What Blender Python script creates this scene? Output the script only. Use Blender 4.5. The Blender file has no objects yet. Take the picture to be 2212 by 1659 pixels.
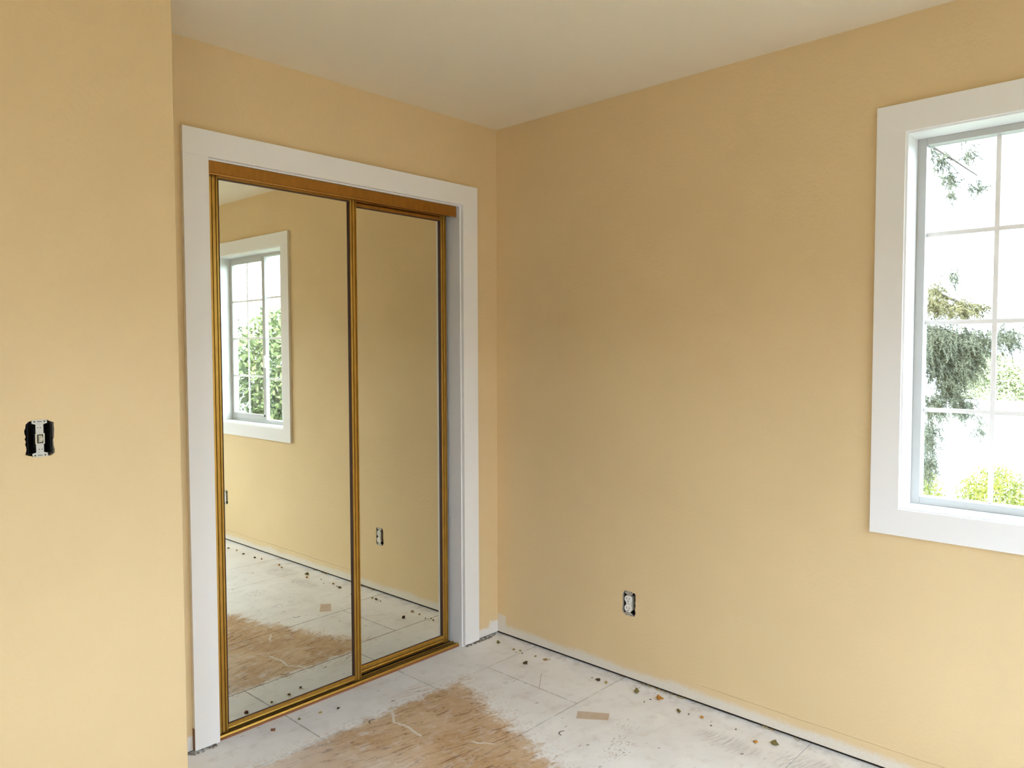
import bpy, bmesh, math, random
from mathutils import Vector, Matrix
import numpy as np

random.seed(7)
rng = np.random.default_rng(7)
scene = bpy.context.scene
COL = scene.collection

# ------------------------------------------------------------------ camera
cam_d = bpy.data.cameras.new('camera')
cam_d.sensor_fit = 'HORIZONTAL'
cam_d.sensor_width = 36.0
cam_d.lens = 1627.58 / 2212 * 36.0
cam_d.clip_start = 0.02
cam = bpy.data.objects.new('camera', cam_d)
cam.location = (-2.6082, -2.5546, 1.3896)
cam.rotation_euler = (1.52619, 0.00254, -0.81586)
COL.objects.link(cam)
scene.camera = cam

# ------------------------------------------------------------------ world, sun, exposure
SKY = 19.5
world = bpy.data.worlds.new('sky')
scene.world = world
world.use_nodes = True
wn = world.node_tree.nodes
wn['Background'].inputs[0].default_value = (0.70, 0.83, 1.0, 1)
wn['Background'].inputs[1].default_value = SKY

sun_d = bpy.data.lights.new('sun', 'SUN')
sun_d.energy = 14.0
sun_d.color = (1.0, 0.95, 0.86)
sun_d.angle = math.radians(2.0)
sun = bpy.data.objects.new('sun', sun_d)
sun.rotation_euler = Vector((0.12, -0.66, -0.74)).to_track_quat('-Z', 'Y').to_euler()
sun.location = (-2, 8, 12)
COL.objects.link(sun)

vs = scene.view_settings
vs.view_transform = 'Standard'
vs.look = 'None'
vs.gamma = 1.0
vs.use_curve_mapping = False
vs.exposure = -0.36
cy = scene.cycles
cy.max_bounces = 12
cy.diffuse_bounces = 7
cy.glossy_bounces = 6
cy.transparent_max_bounces = 24
cy.sample_clamp_indirect = 12.0
cy.use_adaptive_sampling = True
cy.adaptive_threshold = 0.045
cy.caustics_reflective = False
cy.caustics_refractive = False


# ------------------------------------------------------------------ node helpers
class X:
    """a float/vector socket with arithmetic"""
    def __init__(self, nt, s):
        self.nt, self.s = nt, s

    def _m(self, op, *others, clamp=False):
        n = self.nt.nodes.new('ShaderNodeMath')
        n.operation = op
        n.use_clamp = clamp
        for i, o in enumerate((self,) + others):
            if isinstance(o, X):
                self.nt.links.new(o.s, n.inputs[i])
            else:
                n.inputs[i].default_value = o
        return X(self.nt, n.outputs[0])

    def __add__(self, o): return self._m('ADD', o)
    __radd__ = __add__
    def __sub__(self, o): return self._m('SUBTRACT', o)
    def __rsub__(self, o): return self._m('MULTIPLY', -1.0)._m('ADD', o)
    def __mul__(self, o): return self._m('MULTIPLY', o)
    __rmul__ = __mul__
    def __truediv__(self, o): return self._m('DIVIDE', o)
    def min(self, o): return self._m('MINIMUM', o)
    def max(self, o): return self._m('MAXIMUM', o)
    def abs(self): return self._m('ABSOLUTE')
    def sqrt(self): return self._m('SQRT')
    def sat(self): return self._m('ADD', 0.0, clamp=True)

    def step(self, a, b):
        n = self.nt.nodes.new('ShaderNodeMapRange')
        n.interpolation_type = 'SMOOTHSTEP'
        self.nt.links.new(self.s, n.inputs[0])
        n.inputs[1].default_value = a
        n.inputs[2].default_value = b
        return X(self.nt, n.outputs[0])


class Mat:
    def __init__(self, name, color=(0.8, 0.8, 0.8), rough=0.5, metal=0.0, spec=0.5):
        self.m = bpy.data.materials.new(name)
        self.m.use_nodes = True
        self.nt = self.m.node_tree
        self.b = self.nt.nodes['Principled BSDF']
        self.b.inputs['Base Color'].default_value = (*color, 1)
        self.b.inputs['Roughness'].default_value = rough
        self.b.inputs['Metallic'].default_value = metal
        self.b.inputs['Specular IOR Level'].default_value = spec

    def pos(self):
        g = self.nt.nodes.new('ShaderNodeNewGeometry')
        s = self.nt.nodes.new('ShaderNodeSeparateXYZ')
        self.nt.links.new(g.outputs['Position'], s.inputs[0])
        return [X(self.nt, s.outputs[i]) for i in range(3)]

    def vec(self, x, y, z):
        n = self.nt.nodes.new('ShaderNodeCombineXYZ')
        for i, v in enumerate((x, y, z)):
            if isinstance(v, X):
                self.nt.links.new(v.s, n.inputs[i])
            else:
                n.inputs[i].default_value = v
        return n.outputs[0]

    def noise(self, v, scale, detail=3.0, rough=0.55, dist=0.0):
        n = self.nt.nodes.new('ShaderNodeTexNoise')
        if v is not None:
            self.nt.links.new(v, n.inputs['Vector'])
        n.inputs['Scale'].default_value = scale
        n.inputs['Detail'].default_value = detail
        n.inputs['Roughness'].default_value = rough
        n.inputs['Distortion'].default_value = dist
        return X(self.nt, n.outputs['Fac'])

    def voronoi(self, v, scale):
        n = self.nt.nodes.new('ShaderNodeTexVoronoi')
        self.nt.links.new(v, n.inputs['Vector'])
        n.inputs['Scale'].default_value = scale
        return X(self.nt, n.outputs['Distance']), n.outputs['Color']

    def mix(self, fac, a, b):
        n = self.nt.nodes.new('ShaderNodeMix')
        n.data_type = 'RGBA'
        if isinstance(fac, X):
            self.nt.links.new(fac.s, n.inputs[0])
        else:
            n.inputs[0].default_value = fac
        for k, v in ((6, a), (7, b)):
            if isinstance(v, tuple):
                n.inputs[k].default_value = (*v, 1)
            else:
                self.nt.links.new(v, n.inputs[k])
        return n.outputs[2]

    def color(self, s): self.nt.links.new(s, self.b.inputs['Base Color'])
    def rough(self, x): self.nt.links.new(x.s, self.b.inputs['Roughness'])

    def bump(self, x, dist, strength=1.0):
        n = self.nt.nodes.new('ShaderNodeBump')
        n.inputs['Distance'].default_value = dist
        n.inputs['Strength'].default_value = strength
        self.nt.links.new(x.s, n.inputs['Height'])
        self.nt.links.new(n.outputs[0], self.b.inputs['Normal'])


# ------------------------------------------------------------------ materials
PAINT = (0.75, 0.58, 0.335)
GYPSUM = (0.74, 0.71, 0.66)


def paint_mat(name, kind):
    """orange-peel wall paint; bare drywall left where the baseboard used to be"""
    M = Mat(name, PAINT, 0.62, spec=0.3)
    x, y, z = M.pos()
    v = M.vec(x, y, z)
    peel = M.noise(v, 85.0, 2.0, 0.5)
    big = M.noise(v, 2.2, 2.0)
    col = M.mix(big.step(0.35, 0.65), PAINT, tuple(c * 0.97 for c in PAINT))
    h = peel
    if kind == 'right':
        n1 = M.noise(v, 3.3, 3.0, 0.6)
        n2 = M.noise(v, 60.0, 3.0, 0.7)
        n3 = M.noise(v, 190.0, 2.0, 0.7)
        top = 0.022 + n1 * 0.060 + (n2 - 0.5) * 0.030
        bare = (top - z).step(-0.010, 0.020)
        rag = bare * (n3.step(0.25, 0.62) * 0.60 + 0.38)
        corner = (0.055 + (n2 - 0.5) * 0.02 + y).step(-0.006, 0.006) * (0.10 + (n2 - 0.5) * 0.02 - z).step(-0.005, 0.008)
        col = M.mix(rag.max(corner * 0.8), col, GYPSUM)
        # ridge of old caulk where the baseboard top was
        ridge = ((z - 0.079 - (n1 - 0.5) * 0.016).abs()).step(0.0035, 0.0)
        along = (y * -1.0).step(1.06, 1.16)
        h = h + ridge * along * 1.6
        chips, cc = M.voronoi(v, 11.0)
        spot = chips.step(0.060, 0.035) * (0.060 - z).step(0.0, 0.01)
        col = M.mix(spot * 0.75, col, (0.10, 0.07, 0.05))
    elif kind == 'back':
        n2 = M.noise(v, 28.0, 3.0, 0.65)
        n1 = M.noise(v, 9.0, 2.0, 0.6)
        top = 0.045 + (n1 - 0.35) * 0.16 + (n2 - 0.5) * 0.03
        col = M.mix((top - z).step(-0.008, 0.010), col, (0.80, 0.77, 0.73))
    M.color(col)
    M.bump(h, 0.0016, 0.75)
    return M.m


m_paint_right = paint_mat('tan_paint_window_wall', 'right')
m_paint_back = paint_mat('tan_paint_closet_wall', 'back')
m_paint = paint_mat('tan_paint', 'plain')
m_gypsum = Mat('broken_gypsum', (0.62, 0.57, 0.48), 0.9).m


def ceiling_mat():
    M = Mat('ceiling_white', (0.80, 0.725, 0.575), 0.8, spec=0.2)
    x, y, z = M.pos()
    M.bump(M.noise(M.vec(x, y, z), 70.0, 2.0), 0.001, 0.3)
    return M.m


m_ceiling = ceiling_mat()


def white_trim():
    M = Mat('white_trim_paint', (0.85, 0.85, 0.85), 0.38, spec=0.45)
    x, y, z = M.pos()
    n = M.noise(M.vec(x, y, z), 24.0, 2.0)
    M.bump(n, 0.0004, 0.25)
    return M.m


m_trim = white_trim()
m_bare = Mat('bare_brown_wood', (0.26, 0.13, 0.075), 0.8).m
m_dark = Mat('dark_framing', (0.035, 0.028, 0.022), 0.95, spec=0.1).m
m_dirt = Mat('grey_dirt', (0.27, 0.24, 0.21), 0.95, spec=0.1).m


def gold(name, c, rough):
    M = Mat(name, c, rough, metal=0.85)
    x, y, z = M.pos()
    n = M.noise(M.vec(x * 6.0, y * 6.0, z * 2.0), 9.0, 3.0)
    M.color(M.mix(n.step(0.3, 0.7), c, tuple(k * 0.86 for k in c)))
    return M.m


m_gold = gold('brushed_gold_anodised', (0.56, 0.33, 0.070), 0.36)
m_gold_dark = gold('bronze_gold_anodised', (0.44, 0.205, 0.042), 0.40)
m_lip_shade = Mat('dark_lip_shade', (0.055, 0.018, 0.008), 0.6).m  # dark strips standing in for shade on the frames' inner lips
m_shim = Mat('reddish_wood_strip', (0.27, 0.105, 0.045), 0.75).m
m_mirror = Mat('mirror_silver', (0.86, 0.86, 0.76), 0.006, metal=1.0).m
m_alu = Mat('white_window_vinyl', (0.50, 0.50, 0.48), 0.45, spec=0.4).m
m_grille = Mat('white_grille', (0.88, 0.88, 0.88), 0.5).m
m_steel = Mat('galvanised_steel', (0.50, 0.48, 0.42), 0.45, metal=0.6).m
m_box = Mat('dark_outlet_box', (0.018, 0.018, 0.020), 0.8, spec=0.15).m
m_device = Mat('white_device_plastic', (0.80, 0.78, 0.74), 0.35).m
m_ivory = Mat('ivory_switch_plastic', (0.62, 0.58, 0.47), 0.4).m
m_slot = Mat('slot_black', (0.02, 0.02, 0.02), 0.7).m


def glass_mat():
    m = bpy.data.materials.new('window_glass')
    m.use_nodes = True
    nt = m.node_tree
    nt.nodes.clear()
    out = nt.nodes.new('ShaderNodeOutputMaterial')
    mx = nt.nodes.new('ShaderNodeMixShader')
    tr = nt.nodes.new('ShaderNodeBsdfTransparent')
    tr.inputs[0].default_value = (0.95, 0.965, 0.955, 1)
    gl = nt.nodes.new('ShaderNodeBsdfGlossy')
    gl.inputs['Roughness'].default_value = 0.01
    lw = nt.nodes.new('ShaderNodeLayerWeight')
    pw = nt.nodes.new('ShaderNodeMath')
    pw.operation = 'POWER'
    pw.inputs[1].default_value = 5.0
    ad = nt.nodes.new('ShaderNodeMath')
    ad.operation = 'MULTIPLY_ADD'
    ad.inputs[1].default_value = 0.8
    ad.inputs[2].default_value = 0.025
    nt.links.new(lw.outputs['Facing'], pw.inputs[0])
    nt.links.new(pw.outputs[0], ad.inputs[0])
    nt.links.new(ad.outputs[0], mx.inputs[0])
    nt.links.new(tr.outputs[0], mx.inputs[1])
    nt.links.new(gl.outputs[0], mx.inputs[2])
    nt.links.new(mx.outputs[0], out.inputs[0])
    return m


m_glass = glass_mat()


def floor_far_mat():
    M = Mat('painted_plywood_far', (0.78, 0.76, 0.73), 0.75, spec=0.25)
    x, y, z = M.pos()
    flat = M.vec(x, y, 0.0)
    n1 = M.noise(flat, 3.0, 3.0, 0.6)
    n2 = M.noise(M.vec(x * 7.0, y * 50.0, 0.0), 1.0, 3.0, 0.62)
    c = M.mix(n1.step(0.3, 0.72), (0.88, 0.875, 0.865), (0.79, 0.775, 0.76))
    M.color(M.mix(n2.step(0.60, 0.78) * 0.2, c, (0.45, 0.40, 0.35)))
    return M.m


def floor_mat():
    """subfloor sheets: worn white primer, bare ply where it rubbed off"""
    M = Mat('painted_plywood', (0.7, 0.68, 0.65), 0.75, spec=0.25)
    x, y, z = M.pos()
    flat = M.vec(x, y, 0.0)
    n1 = M.noise(flat, 3.0, 3.0, 0.6)
    n2 = M.noise(flat, 16.0, 3.0, 0.65)
    n3 = M.noise(flat, 70.0, 2.0, 0.6)
    warp = M.noise(flat, 7.0, 1.0)
    yy = y + (warp - 0.5) * 0.035 + x * 0.22
    streak = M.noise(M.vec(x * 7.0, yy * 62.0, 0.0), 1.0, 3.0, 0.62)
    streak2 = M.noise(M.vec(x * 14.0, yy * 170.0, 3.0), 1.0, 2.0, 0.6)
    # ---- white coat
    white = M.mix(n1.step(0.3, 0.72), (0.88, 0.875, 0.865), (0.79, 0.775, 0.76))
    white = M.mix(n2.step(0.50, 0.78) * 0.30, white, (0.50, 0.46, 0.42))
    white = M.mix(streak.step(0.56, 0.76) * 0.20, white, (0.45, 0.40, 0.35))
    white = M.mix(n1.step(0.52, 0.70) * n2.step(0.40, 0.62) * 0.30, white, (0.62, 0.50, 0.38))
    # grey rubbed zones with flecks
    def blob(cx, cy, rx, ry, w=0.35):
        dx = (x - cx) / rx
        dy = (y - cy) / ry
        return ((dx * dx + dy * dy).sqrt() + (n2 - 0.5) * 1.4).step(1.0, 1.0 - w)
    fleck = (M.noise(M.vec(x * 60.0, y * 150.0, 1.0), 1.0, 3.0, 0.7)).step(0.55, 0.66)
    rub = blob(-0.51, -1.07, 0.09, 0.05).max(blob(-0.43, -1.05, 0.05, 0.06)).max(blob(-0.47, -1.36, 0.08, 0.08))
    rub = rub.max(blob(-0.33, -0.98, 0.06, 0.07) * 0.5)
    white = M.mix(rub * fleck * 0.8, white, (0.20, 0.15, 0.13))
    grey = blob(-0.19, -1.32, 0.07, 0.16, 0.6).max(blob(-0.16, -1.62, 0.10, 0.2, 0.6))
    white = M.mix(grey * streak2.step(0.35, 0.65) * 0.45, white, (0.36, 0.32, 0.31))
    # patchy darker band along the foot of the window wall
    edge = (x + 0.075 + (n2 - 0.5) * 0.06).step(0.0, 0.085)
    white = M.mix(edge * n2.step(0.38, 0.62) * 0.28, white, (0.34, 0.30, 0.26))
    # ---- bare wood
    wood = M.mix(n1.step(0.30, 0.66), (0.66, 0.49, 0.32), (0.52, 0.335, 0.175))
    wood = M.mix(n2.step(0.45, 0.75) * 0.5, wood, (0.68, 0.55, 0.40))
    wood = M.mix(streak.step(0.54, 0.74) * 0.55, wood, (0.36, 0.20, 0.09))
    gl = M.noise(M.vec(x * 5.5 + (n2 - 0.5) * 0.8, yy * 26.0, 7.0), 1.0, 2.0, 0.5)
    lines = (gl - 0.5).abs().step(0.022, 0.006).max((gl - 0.62).abs().step(0.020, 0.005))
    wood = M.mix(lines * streak.step(0.40, 0.58) * 0.75, wood, (0.22, 0.12, 0.055))
    wood = M.mix(streak2.step(0.56, 0.70) * 0.30, wood, (0.33, 0.20, 0.10))
    wood = M.mix(n3.step(0.62, 0.78) * 0.55, wood, (0.66, 0.60, 0.53))
    drips, dc = M.voronoi(M.vec(x + (n2 - 0.5) * 0.05, y * 1.3, 0.0), 6.5)
    wood = M.mix(drips.step(0.17, 0.12) * n1.step(0.42, 0.55) * 0.85, wood, (0.68, 0.65, 0.61))
    # ---- where the wood is bare
    e1 = (-0.247 - y) * 1.6
    e2 = -0.395 + y * 0.315 - x
    e3 = (y + 1.30 + (x + 0.83).min(0.0) * -0.4) * 0.8
    e4 = (x + 1.62) * 0.6
    d = e1.min(e2).min(e3).min(e4)
    core = (d + (n2 - 0.5) * 0.20 + (streak - 0.5) * 0.03 + (n1 - 0.5) * 0.12 + (n3 - 0.5) * 0.12).step(-0.030, 0.065)
    left = (x + 1.02 + (n1 - 0.5) * 0.5).step(-0.28, 0.05)
    bare = core * (0.58 + left * 0.42) * (0.72 + n2.step(0.30, 0.52) * 0.28)
    halo = blob(-0.66, -0.185, 0.16, 0.055, 0.8).max(blob(-0.47, -0.26, 0.05, 0.05, 0.8))
    bare = bare.max(halo * (streak.step(0.40, 0.62)) * 0.55)
    wisps = (d + 0.13).step(0.0, 0.13) * n3.step(0.52, 0.66) * 0.45
    bare = bare.max(wisps)
    col = M.mix(bare, white, wood)
    # ---- flat marks
    def seg(ax, ay, bx, by, w):
        ux, uy = bx - ax, by - ay
        L2 = ux * ux + uy * uy
        px, py = x - ax + (n2 - 0.5) * 0.028, y - ay + (n2 - 0.5) * 0.02
        t = ((px * ux + py * uy) / L2).sat()
        dx, dy = px - t * ux, py - t * uy
        return ((dx * dx + dy * dy).sqrt() + (n3 - 0.5) * w * 0.8).step(w, w * 0.55)
    crack = seg(-0.843, -0.246, -0.897, -0.333, 0.006).max(seg(-0.897, -0.333, -0.888, -0.413, 0.006)).max(seg(-0.888, -0.413, -0.90, -0.489, 0.006))
    crack = crack.max(seg(-0.80, -0.66, -0.76, -0.72, 0.005))
    col = M.mix(crack * 0.9, col, (0.76, 0.72, 0.66))
    joint = (y + 0.246).abs().step(0.004, 0.0015).max((y + 0.746).abs().step(0.0035, 0.0015))
    joint = joint.max((x + 1.152).abs().min((x + 0.607).abs()).step(0.0035, 0.0015) * (y + 0.246).step(-0.002, 0.002))
    joint = joint.max((x + 0.318).abs().step(0.0035, 0.0015) * ((y + 0.496).abs() - 0.25).step(0.002, -0.002))
    col = M.mix(joint * n2.step(0.30, 0.52) * 0.5, col, (0.18, 0.15, 0.12))
    line = seg(-0.312, -0.544, -0.205, -0.463, 0.0025)
    col = M.mix(line * 0.45, col, (0.25, 0.22, 0.2))
    # tan rectangle of tape residue
    ca, sa = math.cos(-0.97), math.sin(-0.97)
    lx = (x + 0.355) * ca + (y + 0.853) * sa
    ly = (y + 0.853) * ca - (x + 0.355) * sa
    tape = ((lx.abs() - 0.062).max(ly.abs() - 0.029) + (n2 - 0.5) * 0.014).step(0.002, -0.003)
    col = M.mix(tape * (0.55 + n2 * 0.5).sat(), col, (0.56, 0.41, 0.27))
    # hammer dents
    def ring(cx, cy, r):
        dx, dy = x - cx, y - cy
        rr = ((dx * dx + dy * dy).sqrt() - r).abs().step(0.004, 0.0015)
        return rr * (dy - dx * 0.4).step(-0.002, 0.006)
    col = M.mix(ring(-0.951, -0.277, 0.016).max(ring(-0.533, -0.854, 0.016)) * 0.85, col, (0.09, 0.07, 0.06))
    # specks of grit and scratches
    sp, sc = M.voronoi(M.vec(x * 0.7 + y * 0.5, y, 0.0), 19.0)
    pick = n1.step(0.50, 0.58)
    col = M.mix(sp.step(0.115, 0.07) * pick * 0.75, col, (0.12, 0.09, 0.07))
    sp2, sc2 = M.voronoi(M.vec(x * 0.45, y * 1.5, 4.0), 26.0)
    pick2 = warp.step(0.56, 0.64)
    col = M.mix(sp2.step(0.13, 0.08) * pick2 * 0.5, col, (0.22, 0.18, 0.15))
    M.color(col)
    M.bump(n3, 0.0012, 0.25)
    return M.m


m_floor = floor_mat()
m_floor_far = floor_far_mat()


# ------------------------------------------------------------------ mesh helpers
def obj(name, bm, mat, parent=None, smooth=False):
    me = bpy.data.meshes.new(name)
    bm.to_mesh(me)
    bm.free()
    for mm in (mat if isinstance(mat, (list, tuple)) else [mat]):
        me.materials.append(mm)
    if smooth:
        for p in me.polygons:
            p.use_smooth = True
    o = bpy.data.objects.new(name, me)
    COL.objects.link(o)
    if parent is not None:
        o.parent = parent
    return o


def add_box(bm, lo, hi):
    vs_ = [bm.verts.new((a, b, c)) for a in (lo[0], hi[0]) for b in (lo[1], hi[1]) for c in (lo[2], hi[2])]
    for f in ((0, 1, 3, 2), (4, 6, 7, 5), (0, 4, 5, 1), (2, 3, 7, 6), (0, 2, 6, 4), (1, 5, 7, 3)):
        bm.faces.new([vs_[i] for i in f])


def origin(parent):
    return Vector(parent.location) if parent is not None else Vector((0, 0, 0))


def box(name, lo, hi, mat, parent=None, bevel=0.0, seg=1, local=False):
    """box in world coordinates (local=True: in the parent's own frame)"""
    off = Vector((0, 0, 0)) if local else origin(parent)
    lo = Vector([min(a, b) for a, b in zip(lo, hi)]) - off
    hi2 = Vector([max(a, b) for a, b in zip(Vector(lo) + off, hi)]) - off
    bm = bmesh.new()
    add_box(bm, lo, hi2)
    if bevel:
        bmesh.ops.bevel(bm, geom=bm.edges[:], offset=bevel, segments=seg, affect='EDGES')
    return obj(name, bm, mat, parent)


def prism(name, prof, axis, a, b, mat, parent=None, smooth=False):
    """profile polygon extruded along an axis, in the parent's frame"""
    bm = bmesh.new()
    def P(u, v, w):
        return {'x': (w, u, v), 'y': (u, w, v), 'z': (u, v, w)}[axis]
    A = [bm.verts.new(P(u, v, a)) for u, v in prof]
    B = [bm.verts.new(P(u, v, b)) for u, v in prof]
    n = len(prof)
    bm.faces.new(A)
    bm.faces.new(B[::-1])
    for i in range(n):
        bm.faces.new((A[i], B[i], B[(i + 1) % n], A[(i + 1) % n]))
    bmesh.ops.recalc_face_normals(bm, faces=bm.faces[:])
    return obj(name, bm, mat, parent, smooth)


def empty(name, loc, rz=0.0, rot=None):
    o = bpy.data.objects.new(name, None)
    o.location = loc
    o.rotation_euler = rot if rot else (0, 0, rz)
    o.empty_display_size = 0.05
    COL.objects.link(o)
    return o


def tag(o, label, cat, group=None, kind=None):
    o['label'] = label
    o['category'] = cat
    if group:
        o['group'] = group
    if kind:
        o['kind'] = kind
    return o


def cut(o, cutters):
    """boolean the cutters out of o and bake the result"""
    for c in cutters:
        md = o.modifiers.new('cut', 'BOOLEAN')
        md.operation = 'DIFFERENCE'
        md.solver = 'EXACT'
        md.object = c
        try:
            md.material_mode = 'TRANSFER'
        except Exception:
            pass
    dg = bpy.context.evaluated_depsgraph_get()
    me = bpy.data.meshes.new_from_object(o.evaluated_get(dg))
    o.modifiers.clear()
    old = o.data
    o.data = me
    me.name = o.name
    bpy.data.meshes.remove(old)
    for c in cutters:
        d = c.data
        bpy.data.objects.remove(c)
        bpy.data.meshes.remove(d)


def box_cutter(lo, hi, mat):
    return box('cutter', lo, hi, mat)


def jagged_cutter(axis, c, w, h, depth0, depth1, mat, seed, n=44, jag=0.0022):
    """ragged rounded-rectangle hole; c = (horizontal, vertical) centre"""
    r = random.Random(seed)
    pts = []
    for i in range(n):
        t = 2 * math.pi * i / n
        ct, st = math.cos(t), math.sin(t)
        k = (abs(ct) ** 9 + abs(st) ** 9) ** (-1 / 9)
        j = r.uniform(-jag, jag)
        pts.append((c[0] + ct * k * (w / 2 + j), c[1] + st * k * (h / 2 + j)))
    return prism('cutter', pts, axis, depth0, depth1, mat)


# ------------------------------------------------------------------ room shell
H = 2.44
ZB = 0.009           # drywall stops just above the subfloor
XL, YB = -3.5, -3.7   # far limits of the room behind the camera

# closet wall with the opening
OX0, OX1, OZ = -1.434, -0.222, 2.066
w_back = tag(box('wall_back', (XL, 0.0, ZB), (0.0, 0.115, H), m_paint_back), 'tan painted closet wall around the mirrored sliding doors', 'wall', kind='structure')
cut(w_back, [box_cutter((OX0, -0.1, -0.1), (OX1, 0.3, OZ), m_gypsum)])
box('bottom_plate', (XL, 0.013, -0.001), (OX0, 0.11, ZB), m_dark, w_back)
box('bottom_plate', (OX1, 0.013, -0.001), (0.0, 0.11, ZB), m_dark, w_back)

# window wall
WY0, WY1, WZ0, WZ1 = -2.712, -1.803, 0.866, 2.084      # rough opening
OUT1 = (-0.7715, 0.326)
OUT2 = (-2.645, 0.320)
w_right = tag(box('wall_right', (0.0, YB, 0.0115), (0.14, 0.115, H), m_paint_right), 'tan orange-peel textured wall holding the white window', 'wall', kind='structure')
cut(w_right, [box_cutter((-0.1, WY0, WZ0), (0.3, WY1, WZ1), m_gypsum),
              jagged_cutter('x', OUT1, 0.064, 0.099, -0.02, 0.062, m_gypsum, 3),
              jagged_cutter('x', OUT2, 0.064, 0.099, -0.02, 0.062, m_gypsum, 4)])
box('bottom_plate', (0.013, YB, -0.001), (0.135, 0.11, 0.0115), m_dark, w_right)

# switch wall, standing a stud's depth proud of the closet wall
XE, YE = -1.6547, -0.300
SW = (-2.0235, 1.162)
w_left = tag(box('wall_left', (XL, YE, ZB), (XE, -0.0005, H), m_paint, bevel=0.002), 'tan painted wall with the uncovered light switch', 'wall', kind='structure')
cut(w_left, [jagged_cutter('y', SW, 0.066, 0.093, YE - 0.02, YE + 0.064, m_gypsum, 5)])
box('bottom_plate', (XL, YE + 0.013, -0.001), (XE - 0.013, -0.001, ZB), m_dark, w_left)

# walls behind the camera, with unseen windows added to light the room
w_front = tag(box('wall_front', (XL, YB - 0.14, ZB), (0.14, YB, H), m_paint), 'tan wall behind the viewer with an added unseen window', 'wall', kind='structure')
B0, B1, BZ = -2.3, -0.6, 0.85
cut(w_front, [box_cutter((B0, YB - 0.3, BZ), (B1, YB + 0.1, WZ1), m_gypsum)])
w_side = tag(box('wall_side', (XL - 0.12, YB - 0.14, ZB), (XL, 0.115, H), m_paint), 'tan wall on the far left behind the viewer with an added unseen window', 'wall', kind='structure')
S0, S1 = -3.30, -2.2
cut(w_side, [box_cutter((XL - 0.3, S0, BZ), (XL + 0.1, S1, WZ1), m_gypsum)])
# closet interior
w_closet = tag(box('wall_closet', (OX0 - 0.2, 0.72, ZB), (OX1 + 0.2, 0.80, H), m_paint), 'plain wall at the back of the closet', 'wall', kind='structure')
box('closet_side', (OX0 - 0.2, 0.115, ZB), (OX0 - 0.12, 0.72, H), m_paint, w_closet)
box('closet_side', (OX1 + 0.12, 0.115, ZB), (OX1 + 0.2, 0.72, H), m_paint, w_closet)

tag(box('ceiling', (XL - 0.12, YB - 0.14, H), (0.14, 0.80, H + 0.16), m_ceiling), 'smooth white ceiling', 'ceiling', kind='structure')

# floor: subfloor base with separate plywood sheets
fl = tag(box('floor', (XL - 0.12, YB - 0.14, -0.20), (0.14, 0.80, -0.0125), m_dirt), 'worn white painted plywood subfloor with a bare brown patch', 'floor', kind='structure')
rows = [(0.715, -0.246, (-0.607, -1.152, -2.30)),
        (-0.246, -0.746, (-0.318, -1.54, -2.76)),
        (-0.746, -1.537, (-1.72, -2.94)),
        (-1.537, -1.920, (-1.21, -2.43)),
        (-1.920, -2.68, (-0.72, -1.94, -3.1)),
        (-2.68, YB, (-1.3, -2.52))]
G = 0.0009
for y1, y0, splits in rows:
    xs = [0.0125] + list(splits) + [XL]
    for a, b in zip(xs[:-1], xs[1:]):
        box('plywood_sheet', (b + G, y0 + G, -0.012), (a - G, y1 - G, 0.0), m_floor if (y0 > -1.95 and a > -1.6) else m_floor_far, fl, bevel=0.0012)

# ------------------------------------------------------------------ closet trim
T = 0.018
c1 = tag(empty('trim_1', (-0.83, 0.0, 0.0)), 'wide flat white casing boards framing the mirrored closet', 'door casing', kind='structure')
CXL, CXR, CXLi, CXRi, CZT, CZi = -1.5096, -0.1438, -1.4208, -0.2351, 2.1421, 2.0520
box('side_casing', (CXL, -T, 0.011), (CXLi, 0.0, CZi), m_trim, c1, 0.0007)
box('side_casing', (CXRi, -T, 0.011), (CXR, 0.0, CZi), m_trim, c1, 0.0007)
box('head_casing', (CXL, -T, CZi), (CXR, 0.0, CZT), m_trim, c1, 0.0007)
box('bare_edge', (CXL - 0.0008, -T + 0.0015, 0.011), (CXL + 0.001, -0.0005, 0.088), m_bare, c1)['label'] = 'unpainted brown strip on the casing edge'

c2 = tag(empty('trim_2', (-0.83, 0.05, 0.0)), 'white jamb lining inside the closet opening', 'door jamb', kind='structure')
JL, JR, JZ = -1.4155, -0.2404, 2.0470
box('side_jamb', (OX0, -0.0005, 0.0), (JL, 0.1155, JZ), m_trim, c2, 0.001)
box('side_jamb', (JR, -0.0005, 0.0), (OX1, 0.1155, JZ), m_trim, c2, 0.001)
box('head_jamb', (OX0, -0.0005, JZ), (OX1, 0.1155, OZ), m_trim, c2, 0.001)
# crusty dirt under the casings
def crust(name, x0, x1, y0, y1, seed, label):
    r = random.Random(seed)
    bm = bmesh.new()
    n = int((x1 - x0) / 0.0045)
    for i in range(n):
        cx = r.uniform(x0, x1)
        cyy = r.uniform(y0, y1)
        s = r.uniform(0.0015, 0.0038)
        add_box(bm, (cx - s, cyy - s, 0.0), (cx + s, cyy + s, s * 1.5))
    o = obj(name, bm, m_dirt)
    return tag(o, label, 'debris', kind='stuff')
crust('plaster_dust', -1.56, -1.43, -0.022, -0.001, 5, 'dark crumbly dust under the left closet casing')
crust('plaster_dust', -0.225, -0.02, -0.020, -0.001, 6, 'dark crumbly dust under the right closet casing')

# ------------------------------------------------------------------ sliding mirror doors
YAW = 0.010
DC = (-1.10, 0.0, 0.0)
SW_ = 0.035


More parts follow.
